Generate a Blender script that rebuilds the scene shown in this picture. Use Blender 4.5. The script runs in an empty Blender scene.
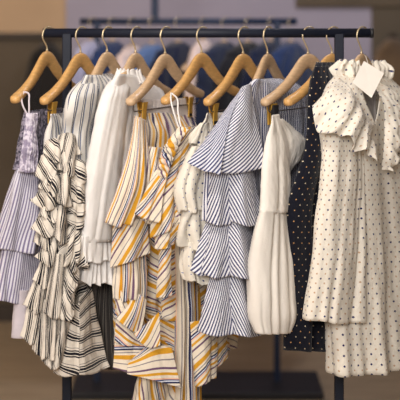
import bpy, math, random
import numpy as np
from mathutils import Vector

rng = random.Random(7)
F = 1296.0          # focal length in pixels of the 400 px frame
HC = 1.60           # camera height
H0 = 4.0            # row of the horizon
CD = 3.6            # camera to front rail
scene = bpy.context.scene
col = scene.collection


def P(px, py, dy):
    d = CD + dy
    return np.array([(px - 200.0) / F * d, dy, HC - (py - H0) / F * d])


def lin(rgb, s=1.0):
    out = []
    for c in rgb:
        c = c / 255.0
        out.append((c / 12.92 if c <= 0.04045 else ((c + 0.055) / 1.055) ** 2.4) * s)
    return tuple(out) + (1.0,)


# ------------------------------------------------------------------ materials
MATS = {}


def new_mat(name):
    m = bpy.data.materials.new(name)
    m.use_nodes = True
    nt = m.node_tree
    for n in list(nt.nodes):
        nt.nodes.remove(n)
    return m, nt


def plain(name, rgb, rough=0.6, metal=0.0, noise=0.0, nscale=30.0, bump=0.0, spec=0.5, wood=False, coat=0.0):
    m, nt = new_mat(name)
    N, L = nt.nodes, nt.links
    out = N.new('ShaderNodeOutputMaterial')
    b = N.new('ShaderNodeBsdfPrincipled')
    b.inputs['Roughness'].default_value = rough
    b.inputs['Metallic'].default_value = metal
    b.inputs['Specular IOR Level'].default_value = spec
    b.inputs['Coat Weight'].default_value = coat
    L.new(b.outputs[0], out.inputs[0])
    tc = N.new('ShaderNodeTexCoord')
    mp = N.new('ShaderNodeMapping')
    L.new(tc.outputs['Object'], mp.inputs[0])
    if wood:
        mp.inputs['Scale'].default_value = wood
    nz = N.new('ShaderNodeTexNoise')
    nz.inputs['Scale'].default_value = nscale
    nz.inputs['Detail'].default_value = 5
    L.new(mp.outputs[0], nz.inputs[0])
    rp = N.new('ShaderNodeValToRGB')
    c = lin(rgb)
    lo = tuple(max(0, x * (1 - noise)) for x in c[:3]) + (1,)
    hi = tuple(min(1, x * (1 + noise)) for x in c[:3]) + (1,)
    rp.color_ramp.elements[0].position = 0.3
    rp.color_ramp.elements[1].position = 0.7
    rp.color_ramp.elements[0].color = lo
    rp.color_ramp.elements[1].color = hi
    L.new(nz.outputs[0], rp.inputs[0])
    L.new(rp.outputs[0], b.inputs['Base Color'])
    if bump:
        bp = N.new('ShaderNodeBump')
        bp.inputs['Strength'].default_value = bump
        bp.inputs['Distance'].default_value = 0.002
        L.new(nz.outputs[0], bp.inputs['Height'])
        L.new(bp.outputs[0], b.inputs['Normal'])
    MATS[name] = m
    return m


def fabric_tail(nt, color_socket, trans=0.18, rough=0.9, bump=0.25, sheen=0.15):
    N, L = nt.nodes, nt.links
    out = N.new('ShaderNodeOutputMaterial')
    b = N.new('ShaderNodeBsdfPrincipled')
    b.inputs['Roughness'].default_value = rough
    b.inputs['Specular IOR Level'].default_value = 0.2
    b.inputs['Sheen Weight'].default_value = sheen
    L.new(color_socket, b.inputs['Base Color'])
    tr = N.new('ShaderNodeBsdfTranslucent')
    L.new(color_socket, tr.inputs[0])
    mx = N.new('ShaderNodeMixShader')
    mx.inputs[0].default_value = trans
    L.new(b.outputs[0], mx.inputs[1])
    L.new(tr.outputs[0], mx.inputs[2])
    L.new(mx.outputs[0], out.inputs[0])
    uv = N.new('ShaderNodeTexCoord')
    nz = N.new('ShaderNodeTexNoise')
    nz.inputs['Scale'].default_value = 180
    nz.inputs['Detail'].default_value = 4
    L.new(uv.outputs['Object'], nz.inputs[0])
    nz2 = N.new('ShaderNodeTexNoise')
    nz2.inputs['Scale'].default_value = 38
    nz2.inputs['Detail'].default_value = 3
    L.new(uv.outputs['Object'], nz2.inputs[0])
    ad = N.new('ShaderNodeMath')
    ad.operation = 'MULTIPLY_ADD'
    ad.inputs[1].default_value = 2.2
    L.new(nz2.outputs[0], ad.inputs[0])
    L.new(nz.outputs[0], ad.inputs[2])
    bp = N.new('ShaderNodeBump')
    bp.inputs['Strength'].default_value = bump
    bp.inputs['Distance'].default_value = 0.006
    L.new(ad.outputs[0], bp.inputs['Height'])
    L.new(bp.outputs[0], b.inputs['Normal'])
    L.new(bp.outputs[0], tr.inputs['Normal'])


def stripes(name, period, bands, wob=0.0, **kw):
    """bands: list of (start fraction, rgb); hard edged stripes that run along V of the cloth's own UV."""
    m, nt = new_mat(name)
    N, L = nt.nodes, nt.links
    uv = N.new('ShaderNodeUVMap')
    uv.uv_map = 'UVMap'
    sp = N.new('ShaderNodeSeparateXYZ')
    L.new(uv.outputs[0], sp.inputs[0])
    mu = N.new('ShaderNodeMath')
    mu.operation = 'DIVIDE'
    mu.inputs[1].default_value = period
    L.new(sp.outputs[0], mu.inputs[0])
    fr = N.new('ShaderNodeMath')
    fr.operation = 'FRACT'
    L.new(mu.outputs[0], fr.inputs[0])
    rp = N.new('ShaderNodeValToRGB')
    rp.color_ramp.interpolation = 'CONSTANT'
    els = rp.color_ramp.elements
    while len(els) > 1:
        els.remove(els[-1])
    els[0].position = bands[0][0]
    els[0].color = lin(bands[0][1])
    for p, c in bands[1:]:
        e = els.new(p)
        e.color = lin(c)
    L.new(fr.outputs[0], rp.inputs[0])
    fabric_tail(nt, rp.outputs[0], **kw)
    MATS[name] = m
    return m


def dots(name, base, cells, **kw):
    """cells: list of (period_u, period_v, offset_u, offset_v, radius, rgb)"""
    m, nt = new_mat(name)
    N, L = nt.nodes, nt.links
    uv = N.new('ShaderNodeUVMap')
    uv.uv_map = 'UVMap'
    cur = N.new('ShaderNodeRGB')
    cur.outputs[0].default_value = lin(base)
    sock = cur.outputs[0]
    for (pu, pv, ou, ov, r, rgb) in cells:
        mp = N.new('ShaderNodeMapping')
        mp.inputs['Location'].default_value = (ou, ov, 0)
        L.new(uv.outputs[0], mp.inputs[0])
        sp = N.new('ShaderNodeSeparateXYZ')
        L.new(mp.outputs[0], sp.inputs[0])
        res = []
        for k, per in ((0, pu), (1, pv)):
            pp = N.new('ShaderNodeMath')
            pp.operation = 'PINGPONG'
            pp.inputs[1].default_value = per / 2
            L.new(sp.outputs[k], pp.inputs[0])
            res.append(pp)
        cx = N.new('ShaderNodeCombineXYZ')
        L.new(res[0].outputs[0], cx.inputs[0])
        L.new(res[1].outputs[0], cx.inputs[1])
        ln = N.new('ShaderNodeVectorMath')
        ln.operation = 'LENGTH'
        L.new(cx.outputs[0], ln.inputs[0])
        lt = N.new('ShaderNodeMath')
        lt.operation = 'LESS_THAN'
        lt.inputs[1].default_value = r
        L.new(ln.outputs['Value'], lt.inputs[0])
        mx = N.new('ShaderNodeMix')
        mx.data_type = 'RGBA'
        L.new(lt.outputs[0], mx.inputs[0])
        L.new(sock, mx.inputs[6])
        mx.inputs[7].default_value = lin(rgb)
        sock = mx.outputs[2]
    fabric_tail(nt, sock, **kw)
    MATS[name] = m
    return m


def mottle(name, c0, c1, scale):
    m, nt = new_mat(name)
    N, L = nt.nodes, nt.links
    tc = N.new('ShaderNodeTexCoord')
    nz = N.new('ShaderNodeTexNoise')
    nz.inputs['Scale'].default_value = scale
    nz.inputs['Detail'].default_value = 2
    L.new(tc.outputs['Object'], nz.inputs[0])
    rp = N.new('ShaderNodeValToRGB')
    rp.color_ramp.elements[0].position = 0.42
    rp.color_ramp.elements[1].position = 0.6
    rp.color_ramp.elements[0].color = lin(c0)
    rp.color_ramp.elements[1].color = lin(c1)
    L.new(nz.outputs[0], rp.inputs[0])
    fabric_tail(nt, rp.outputs[0], trans=0.05, bump=0.5)
    MATS[name] = m
    return m


def cloth_plain(name, rgb, **kw):
    m, nt = new_mat(name)
    c = nt.nodes.new('ShaderNodeRGB')
    c.outputs[0].default_value = lin(rgb)
    fabric_tail(nt, c.outputs[0], **kw)
    MATS[name] = m
    return m


CREAM = (238, 225, 205)
stripes('blue_stripe', 0.0094, [(0, (236, 235, 240)), (0.54, (66, 68, 108))], trans=0.12)
stripes('blue_stripe_small', 0.0088, [(0, (226, 226, 234)), (0.52, (66, 72, 116))], trans=0.12)
stripes('lavender_stripe', 0.0116, [(0, (226, 222, 232)), (0.55, (136, 128, 158))], trans=0.15)
W = (240, 235, 228)
K = (28, 26, 34)
WB = (232, 222, 208)
stripes('black_stripe', 0.037, [(0, WB), (0.32, K), (0.40, WB), (0.46, K), (0.61, WB), (0.67, K), (0.75, WB), (0.87, (120, 114, 114)), (0.91, WB)], trans=0.12)
stripes('black_stripe_fine', 0.034, [(0, W), (0.36, (66, 76, 108)), (0.46, W), (0.56, (44, 46, 60)), (0.64, (150, 158, 180)), (0.74, W)], trans=0.14)
Y = (220, 160, 46)
NV = (44, 46, 82)
PU = (112, 84, 110)
GR = (140, 132, 134)
PK = (240, 192, 164)
stripes('yellow_stripe', 0.088, [(0, CREAM), (0.10, GR), (0.13, CREAM), (0.25, Y), (0.38, CREAM), (0.44, GR), (0.465, CREAM),
                                 (0.52, NV), (0.57, (222, 226, 236)), (0.60, (60, 72, 120)), (0.63, PK), (0.67, CREAM),
                                 (0.74, Y), (0.81, CREAM), (0.89, PU), (0.945, CREAM)], trans=0.12)
stripes('band_stripe', 0.15, [(0, CREAM), (0.09, Y), (0.2, CREAM), (0.29, PU), (0.39, (190, 178, 190)), (0.43, CREAM), (0.5, GR), (0.56, CREAM),
                               (0.62, (232, 190, 120)), (0.70, CREAM), (0.76, (70, 64, 96)), (0.84, CREAM), (0.92, Y)], trans=0.1)
dots('white_dot', (244, 236, 222), [(0.027, 0.027, 0, 0, 0.0028, (40, 44, 96)), (0.027, 0.027, 0.0135, 0.0135, 0.0026, (206, 172, 140))], trans=0.12)
dots('white_dot_small', (238, 230, 216), [(0.030, 0.026, 0.004, 0, 0.0027, (58, 66, 112)), (0.030, 0.026, 0.015, 0.013, 0.0019, (150, 154, 180))], trans=0.14)
dots('navy_dot', (13, 15, 28), [(0.028, 0.030, 0, 0, 0.0018, (206, 190, 164)), (0.028, 0.030, 0.014, 0.015, 0.0018, (196, 148, 96))], trans=0.04)
cloth_plain('white_cotton', (248, 244, 240), trans=0.22, bump=0.1)
stripes('dark_stripe', 0.024, [(0, (52, 48, 46)), (0.5, (100, 94, 86)), (0.62, (40, 38, 38)), (0.8, (84, 78, 72))], trans=0.03)
cloth_plain('cream_cotton', (247, 240, 230), trans=0.16, bump=0.14)
cloth_plain('white_lining', (238, 230, 226), trans=0.2)
cloth_plain('shaded_lining', (176, 168, 164), trans=0.1)  # shade inside the open neck put into the lining's colour
cloth_plain('slip', (222, 212, 218), trans=0.2)
cloth_plain('smock', (180, 170, 190), trans=0.06, bump=0.5)
cloth_plain('smock_dark', (98, 92, 108), trans=0.05, bump=0.5)
mottle('smock_print', (64, 60, 76), (150, 142, 158), 120)
mottle('smock_light', (150, 140, 162), (222, 214, 226), 90)
plain('wood_hanger', (202, 170, 134), rough=0.45, noise=0.14, nscale=14, wood=(3, 1, 14), coat=0.15)
plain('wood_amber', (204, 158, 98), rough=0.42, noise=0.16, nscale=14, wood=(3, 1, 14), coat=0.15)
plain('brass', (226, 206, 168), rough=0.35, metal=0.75, noise=0.05)
plain('gold_clip', (214, 168, 74), rough=0.4, metal=0.45, noise=0.08)
plain('black_rubber', (28, 28, 32), rough=0.5, noise=0.1)
plain('rod_steel', (120, 112, 108), rough=0.35, metal=0.9, noise=0.05)
plain('rack_metal', (21, 26, 40), rough=0.55, noise=0.12, nscale=8, spec=0.3)
plain('rack_metal_back', (26, 40, 66), rough=0.6, noise=0.12, nscale=8, spec=0.5)
plain('rack_base', (26, 26, 30), rough=0.5, noise=0.1)
plain('paper', (244, 236, 226), rough=0.8, noise=0.02)
plain('floor_wood', (164, 144, 118), rough=0.55, noise=0.18, nscale=3, wood=(1, 9, 1), bump=0.1)
plain('wall_beige', (186, 156, 124), rough=0.85, noise=0.06, nscale=3)
plain('wall_mauve', (158, 150, 164), rough=0.8, noise=0.08, nscale=2)
plain('panel_brown', (84, 72, 56), rough=0.7, noise=0.12, nscale=4)
plain('panel_dark', (88, 74, 56), rough=0.7, noise=0.12, nscale=4)
plain('trim_dark', (60, 48, 38), rough=0.6, noise=0.12, nscale=4)
plain('ceiling_white', (210, 200, 190), rough=0.9, noise=0.03)
for nm, c in (('denim_light', (92, 118, 164)), ('denim_mid', (36, 54, 94)), ('navy_cloth', (24, 32, 58)), ('blush_cloth', (226, 204, 196)),
              ('black_cloth', (28, 28, 34)), ('lilac_cloth', (176, 174, 200)), ('brown_cloth', (122, 98, 74)), ('slate_cloth', (36, 44, 68)), ('charcoal_cloth', (44, 40, 38))):
    cloth_plain(nm, c, trans=0.06)


# ------------------------------------------------------------------ object helpers
def link(o, parent=None):
    col.objects.link(o)
    if parent is not None:
        o.parent = parent
        bpy.context.view_layer.update(); o.matrix_parent_inverse = parent.matrix_world.inverted()
    return o


def thing(name, label, cat, loc=(0, 0, 0), group=None, rotz=0.0):
    o = bpy.data.objects.new(name, None)
    o.empty_display_size = 0.05
    col.objects.link(o)
    o.location = loc
    o.rotation_euler = (0, 0, rotz)
    o['label'] = label
    o['category'] = cat
    if group:
        o['group'] = group
    return o


def structure(o):
    o['kind'] = 'structure'
    return o


def mesh_obj(name, verts, faces, mat, parent=None, uvs=None, smooth=True, local=False, solid=0.0, bevel=0.0):
    me = bpy.data.meshes.new(name)
    me.from_pydata([tuple(map(float, v)) for v in verts], [], [tuple(int(i) for i in f) for f in faces])
    if uvs is not None:
        ul = me.uv_layers.new(name='UVMap')
        flat = np.array([uvs[i] for f in faces for i in f], dtype=np.float32) if not isinstance(uvs, tuple) else uvs[0]
        ul.data.foreach_set('uv', flat.reshape(-1))
    me.update()
    if smooth:
        me.polygons.foreach_set('use_smooth', [True] * len(me.polygons))
    me.materials.append(MATS[mat])
    o = bpy.data.objects.new(name, me)
    if local and parent is not None:
        col.objects.link(o)
        o.parent = parent
    else:
        link(o, parent)
    if solid:
        md = o.modifiers.new('Solidify', 'SOLIDIFY')
        md.thickness = solid
        md.offset = -1
    if bevel:
        md = o.modifiers.new('Bevel', 'BEVEL')
        md.width = bevel
        md.segments = 3
        md.limit_method = 'ANGLE'
    return o


def box_geo(lo, hi):
    (x0, y0, z0), (x1, y1, z1) = lo, hi
    v = [(x0, y0, z0), (x1, y0, z0), (x1, y1, z0), (x0, y1, z0), (x0, y0, z1), (x1, y0, z1), (x1, y1, z1), (x0, y1, z1)]
    f = [(3, 2, 1, 0), (4, 5, 6, 7), (0, 1, 5, 4), (1, 2, 6, 5), (2, 3, 7, 6), (3, 0, 4, 7)]
    return v, f


def box(name, lo, hi, mat, parent=None, bevel=0.0, local=False):
    v, f = box_geo(lo, hi)
    return mesh_obj(name, v, f, mat, parent, smooth=False, bevel=bevel, local=local)


def tube_geo(pts, radius, n=12, cap=True):
    pts = [np.array(p, float) for p in pts]
    rad = radius if hasattr(radius, '__len__') else [radius] * len(pts)
    verts, faces = [], []
    up = None
    for i, p in enumerate(pts):
        a = pts[max(0, i - 1)]
        b = pts[min(len(pts) - 1, i + 1)]
        t = (b - a) / (np.linalg.norm(b - a) + 1e-12)
        if up is None:
            ref = np.array([0, 0, 1.0]) if abs(t[2]) < 0.9 else np.array([1.0, 0, 0])
            up = np.cross(np.cross(t, ref), t)
        up = up - t * np.dot(up, t)
        up /= np.linalg.norm(up) + 1e-12
        sd = np.cross(t, up)
        for k in range(n):
            a2 = 2 * math.pi * k / n
            verts.append(p + rad[i] * (math.cos(a2) * up + math.sin(a2) * sd))
    for i in range(len(pts) - 1):
        for k in range(n):
            k2 = (k + 1) % n
            faces.append((i * n + k, i * n + k2, (i + 1) * n + k2, (i + 1) * n + k))
    if cap:
        faces.append(tuple(range(n - 1, -1, -1)))
        faces.append(tuple((len(pts) - 1) * n + k for k in range(n)))
    return verts, faces


def tube(name, pts, radius, mat, parent=None, n=12, local=False):
    v, f = tube_geo(pts, radius, n)
    return mesh_obj(name, v, f, mat, parent, local=local)


# ------------------------------------------------------------------ cloth
def hermite(keys, tk, t):
    keys = np.asarray(keys, float)
    tk = np.asarray(tk, float)
    if len(keys) == 2:
        w = ((t - tk[0]) / (tk[1] - tk[0]))[:, None]
        return keys[0] * (1 - w) + keys[1] * w
    g = np.gradient(keys, tk, axis=0)
    i = np.clip(np.searchsorted(tk, t, side='right') - 1, 0, len(tk) - 2)
    h = (tk[i + 1] - tk[i])
    s = ((t - tk[i]) / h)[:, None]
    h = h[:, None]
    return ((2 * s ** 3 - 3 * s ** 2 + 1) * keys[i] + (s ** 3 - 2 * s ** 2 + s) * h * g[i]
            + (-2 * s ** 3 + 3 * s ** 2) * keys[i + 1] + (s ** 3 - s ** 2) * h * g[i + 1])


class PN:
    """cheap smooth pseudo noise in 3-D, about -1..1"""
    def __init__(self, seed):
        r = np.random.RandomState(seed)
        self.d = r.normal(size=(7, 3))
        self.p = r.uniform(0, 6.28, 7)
        self.f = np.array([1, 1.3, 1.7, 2.2, 2.9, 3.7, 4.8])
        self.a = np.array([1, 0.9, 0.8, 0.6, 0.5, 0.4, 0.3]) / 2.2

    def __call__(self, x, y, z):
        s = 0
        for d, p, f, a in zip(self.d, self.p, self.f, self.a):
            s = s + a * np.sin(f * (d[0] * x + d[1] * y + d[2] * z) + p)
        return s


SEED = [100]


def grid_faces(n, m, wrap):
    f = []
    c = n if wrap else n - 1
    for j in range(m):
        for i in range(c):
            i2 = (i + 1) % n
            f.append((j * n + i, (j + 1) * n + i, (j + 1) * n + i2, j * n + i2))
    return f


def uv_rot(u, v, ang):
    a = math.radians(ang)
    return u * math.cos(a) + v * math.sin(a), -u * math.sin(a) + v * math.cos(a)


def grid_mesh(name, pos, uu, vv, us, vs, mat, parent, wrap, ang, solid, circ=None):
    """pos (m+1,n,3); uu, vv in metres; us,vs: u of the seam end for wrapped grids"""
    m1, n, _ = pos.shape
    faces = grid_faces(n, m1 - 1, wrap)
    U = np.concatenate([uu, us[:, None]], axis=1) if wrap else uu
    V = np.concatenate([vv, vs[:, None]], axis=1) if wrap else vv
    if circ:
        Um = 0.5 * (U.min() + U.max())
        r = circ - V
        ph = (U - Um) / (circ - 0.5 * V.min())
        U, V = r * np.sin(ph), r * np.cos(ph)
    U, V = uv_rot(U, V, ang)
    flat = []
    c = n if wrap else n - 1
    for j in range(m1 - 1):
        for i in range(c):
            for (a, b) in ((j, i), (j + 1, i), (j + 1, i + 1), (j, i + 1)):
                flat.append((U[a, b], V[a, b]))
    flat = np.array(flat, dtype=np.float32)
    return mesh_obj(name, pos.reshape(-1, 3), faces, mat, parent, uvs=(flat,), solid=solid)


def loft(parent, name, mat, rows, dn=-0.2, df=0.2, nf=10, n=150, m=44, ang=0.0, circ=None, gather=1.0,
         hem=0.0, wr=0.0016, neck=None, seed=None, solid=0.0014, e=0.85, uoff=0.0, sharp=0.18, top=0.0):
    """a hanging tube of cloth. rows: (x_near, y_near, x_far, y_far, half thickness, fold amplitude[, dn, df])"""
    SEED[0] += 1
    sd = seed or SEED[0]
    pn = PN(sd)
    pn2 = PN(sd + 500)
    K = []
    for r in rows:
        r = tuple(r) + ((dn, df) if len(r) == 6 else ())
        K.append(r)
    K = np.array(K, float)
    mid = 0.5 * (K[:, 1] + K[:, 3])
    tk = np.concatenate([[0], np.cumsum(np.maximum(np.abs(np.diff(mid)), 1))])
    tot = tk[-1]
    tk = tk / tot
    fine = np.linspace(0, 1, 160)
    tab = hermite(K, tk, fine)
    # evenly spread angle by arc length for a typical row
    th = np.linspace(0, 2 * math.pi, 721)
    kk = K[len(K) // 2]
    N_, F_ = P(kk[0], kk[1], kk[6]), P(kk[2], kk[3], kk[7])
    La = max(0.01, np.linalg.norm((N_ - F_)[:2]) / 2)
    ex = La * np.cos(th)
    ey = kk[4] * np.sin(th)
    sl = np.concatenate([[0], np.cumsum(np.hypot(np.diff(ex), np.diff(ey)))])
    s = np.arange(n) / n
    theta = np.interp(s * sl[-1], sl, th)
    v0 = np.zeros(n)
    if neck:
        tc, tw, dep = neck
        dth = np.abs((theta - tc + math.pi) % (2 * math.pi) - math.pi)
        v0 = dep * np.clip(1 - dth / tw, 0, 1)
    vg = np.linspace(0, 1, m + 1)[:, None]
    VV = v0[None, :] + (1 - v0[None, :]) * vg
    TH = np.repeat(theta[None, :], m + 1, 0)
    S = np.repeat(s[None, :], m + 1, 0)
    R = [np.interp(VV.ravel(), fine, tab[:, k]).reshape(VV.shape) for k in range(8)]
    xl, yl, xr, yr, T, A, d0, d1 = R
    Np = np.stack([(xl - 200) / F * (CD + d0), d0, HC - (yl - H0) / F * (CD + d0)], -1)
    Fp = np.stack([(xr - 200) / F * (CD + d1), d1, HC - (yr - H0) / F * (CD + d1)], -1)
    C = 0.5 * (Np + Fp)
    ax = 0.5 * (Np - Fp)
    hl = np.hypot(ax[..., 0], ax[..., 1]) + 1e-9
    hx = ax[..., :2] / hl[..., None]
    nr = np.stack([-hx[..., 1], hx[..., 0]], -1)
    sg = np.sign(nr[..., 0] * 1.0 - nr[..., 1] * 0.6)
    nr = nr * sg[..., None]
    co, si = np.cos(TH), np.sin(TH)
    ce = np.sign(co) * np.abs(co) ** e
    se = np.sign(si) * np.abs(si) ** e
    pos = C + ce[..., None] * ax
    pos[..., :2] += (se * T)[..., None] * nr
    o = co[..., None] * T[..., None] * hx + si[..., None] * hl[..., None] * nr
    o /= np.linalg.norm(o, axis=-1, keepdims=True) + 1e-9
    cs, ss = np.cos(2 * math.pi * S), np.sin(2 * math.pi * S)
    wp = 2.4 * pn(cs * 1.5, ss * 1.5, VV * 1.1)
    a = 2 * math.pi * nf * S + wp
    am = np.clip(0.72 + 0.75 * pn2(cs * 1.9, ss * 1.9, VV * 0.9), 0.05, 1.5)
    f = (np.sin(a) + sharp * np.sin(2 * a + 1.1 + 0.8 * VV)) * am
    d = A * f
    mic = pn(pos[..., 0] * 26 + 3, pos[..., 1] * 26, pos[..., 2] * 11) + 0.6 * pn2(pos[..., 0] * 60, pos[..., 1] * 60, pos[..., 2] * 34)
    d = d + wr * mic
    pos[..., :2] += d[..., None] * o
    hw = np.clip((VV - 0.35) / 0.65, 0, 1) ** 2
    pos[..., 2] += hem * hw * (np.sin(a * 0.5 + 1.0) * 0.6 + 0.5 * pn2(cs * 3, ss * 3, 0 * VV))
    if top:
        pos[..., 2] += top * (1 - np.clip(VV / 0.25, 0, 1)) ** 2 * np.sin(a)
    per = gather * 2 * (np.sqrt(((K[:, 0] - K[:, 2]) / F * CD) ** 2 + (K[:, 6] - K[:, 7]) ** 2).max() + 2 * K[:, 4].max() * 0.5)
    height = tot / F * CD
    uu = S * per + uoff
    vv = -VV * height
    return grid_mesh(name, pos, uu, vv, np.full(m + 1, per + uoff), vv[:, 0], mat, parent, True, ang, solid, circ)


def patch(parent, name, mat, rows, nf=4, A=0.006, n=60, m=40, ang=0.0, circ=None, gather=1.15, bulge=0.0, p=1.0, hem=0.0, wr=0.0014,
          seed=None, solid=0.0014, uoff=0.0):
    """an open piece of cloth through rows of (px, py, depth offset) points"""
    SEED[0] += 1
    sd = seed or SEED[0]
    pn, pn2 = PN(sd), PN(sd + 500)
    t = np.linspace(0, 1, n)
    Rw = []
    for r in rows:
        W3 = np.array([P(*q) for q in r])
        tk = np.concatenate([[0], np.cumsum(np.linalg.norm(np.diff(W3, axis=0), axis=1) + 1e-4)])
        Rw.append(hermite(W3, tk / tk[-1], t))
    Rw = np.array(Rw)                      # rows, n, 3
    dist = np.linalg.norm(np.diff(Rw, axis=0), axis=2).mean(axis=1)
    tk = np.concatenate([[0], np.cumsum(dist + 1e-4)])
    H = tk[-1]
    v = np.linspace(0, 1, m + 1)
    pos = np.stack([hermite(Rw[:, i, :], tk / H, v) for i in range(n)], 1)
    du = np.gradient(pos, axis=1)
    dv = np.gradient(pos, axis=0)
    nr = np.cross(du, dv)
    nr /= np.linalg.norm(nr, axis=-1, keepdims=True) + 1e-9
    cam = np.array([0, -CD, HC])
    sg = np.sign(np.sum(nr * (cam - pos), -1))
    nr *= sg[..., None]
    S = np.repeat(t[None, :], m + 1, 0)
    VV = np.repeat(v[:, None], n, 1)
    a = 2 * math.pi * nf * S + 1.2 * pn(S * 3, VV * 1.5, 0 * S)
    f = (np.sin(a) + 0.35 * np.sin(2 * a + 1)) * (0.75 + 0.5 * pn2(S * 4, VV * 1.5, 0 * S))
    d = A * VV ** p * f + bulge * np.sin(math.pi * np.clip(S, 0, 1)) * np.sin(math.pi * np.clip(0.15 + 0.85 * VV, 0, 1))
    d = d + wr * (pn(pos[..., 0] * 26, pos[..., 1] * 26, pos[..., 2] * 14) + 0.6 * pn2(pos[..., 0] * 60, pos[..., 1] * 60, pos[..., 2] * 40))
    pos = pos + d[..., None] * nr
    pos[..., 2] += hem * VV ** 2 * np.sin(a * 0.6 + 0.8)
    wl = np.linalg.norm(np.diff(Rw, axis=1), axis=2).sum(axis=1).max() * gather
    faces_flip = False
    return grid_mesh(name, pos, S * wl + uoff, -VV * H, None, None, mat, parent, False, ang, solid, circ)


def strap(parent, name, mat, pts, r=0.003):
    W3 = np.array([P(*q) for q in pts])
    tk = np.concatenate([[0], np.cumsum(np.linalg.norm(np.diff(W3, axis=0), axis=1) + 1e-5)])
    c = hermite(W3, tk / tk[-1], np.linspace(0, 1, 24))
    return tube(name, c, r, mat, parent, n=8)


# ------------------------------------------------------------------ room
structure(box('floor', (-2.6, -4.6, -0.05), (2.6, 3.06, 0.0), 'floor_wood'))
structure(box('ceiling', (-2.6, -4.6, 2.9), (2.6, 3.06, 2.95), 'ceiling_white'))
YB = 2.96


def wx(px, depth):
    return (px - 200) / F * depth


structure(box('wall_back', (-2.6, YB, 0), (2.6, YB + 0.1, 2.9), 'wall_beige'))
structure(box('wall_left', (-2.65, -4.6, 0), (-2.6, 3.06, 2.9), 'wall_beige'))
structure(box('wall_right', (2.6, -4.6, 0), (2.65, 3.06, 2.9), 'panel_brown'))
zt = HC - 31 * 6.56 / F
structure(box('trim_1', (-2.6, YB - 0.012, 0), (wx(66, 6.56), YB, zt - 0.01), 'panel_dark', bevel=0.003))
structure(box('trim_2', (-2.6, YB - 0.035, zt - 0.018), (wx(66, 6.56), YB, zt + 0.012), 'trim_dark', bevel=0.005))
structure(box('trim_3', (wx(66, 6.56), YB - 0.02, 0), (wx(371, 6.56), YB, 2.6), 'wall_mauve', bevel=0.003))
structure(box('trim_4', (wx(371, 6.56), YB - 0.03, 0), (2.6, YB, 2.9), 'panel_brown', bevel=0.003))
structure(box('trim_5', (wx(296, 6.5), YB - 0.05, HC - 3 * 6.5 / F), (2.6, YB - 0.02, HC + 0.05), 'panel_dark', bevel=0.005))
structure(box('baseboard_back', (-2.6, YB - 0.045, 0), (2.6, YB - 0.0, 0.085), 'trim_dark', bevel=0.004))


# ------------------------------------------------------------------ racks
def make_rack(name, label, depth_y, k, mat, pole=False):
    """k: metres per pixel of the front frame at the rack's depth"""
    t = thing(name, label, 'clothes rack', (0, depth_y, 0))
    return t


def zc(py, d):
    return HC - (py - H0) / F * d


RZ = zc(33, CD)
RR = 0.0128
t = thing('clothes_rack', 'dark blue metal clothes rack in the foreground carrying the row of dresses', 'clothes rack', (0.05, 0, 0))
tube('top_rail', [(wx(43, CD), 0, RZ), (wx(371, CD), 0, RZ)], RR, 'rack_metal', t, n=24)
for px in (67, 339):
    x = wx(px, CD)
    box('upright', (x - 0.0125, -0.0125, 0.03), (x + 0.0125, 0.0125, RZ), 'rack_metal', t, bevel=0.003)
box('base_plate', (wx(35, CD), -0.2, 0.0), (wx(375, CD), 0.2, 0.035), 'rack_base', t, bevel=0.004)
tube('rail_cap', [(wx(371, CD) - 0.002, 0, RZ), (wx(371, CD) + 0.006, 0, RZ)], RR * 1.08, 'rack_base', t, n=24)

BD = 5.4
by = BD - CD
t = thing('clothes_rack', 'second blue metal clothes rack standing blurred behind the front rack', 'clothes rack', (wx(190, BD), by, 0))
tube('top_rail', [(wx(80, BD), by, zc(21.5, BD)), (wx(297, BD), by, zc(21.5, BD))], 0.0135, 'rack_metal_back', t, n=20)
for px in (97, 277):
    x = wx(px, BD)
    box('upright', (x - 0.0135, by - 0.0135, 0.02), (x + 0.0135, by + 0.0135, zc(21.5, BD)), 'rack_metal_back', t, bevel=0.003)
box('base_plate', (wx(74, BD), by - 0.17, 0.0), (wx(320, BD), by + 0.15, 0.03), 'rack_base', t, bevel=0.004)
t2 = thing('hanging_pole', 'blue vertical pole coming down from above behind the second rack', 'pole', (wx(155, 5.55), 1.95, zc(24, 5.55)))
x = wx(155, 5.55)
box('pole_tube', (x - 0.016, 1.934, zc(24, 5.55)), (x + 0.016, 1.966, 2.9), 'rack_metal_back', t2, bevel=0.003)
box('ceiling_plate', (x - 0.05, 1.90, 2.885), (x + 0.05, 2.0, 2.9), 'rack_metal_back', t2, bevel=0.003)


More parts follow.
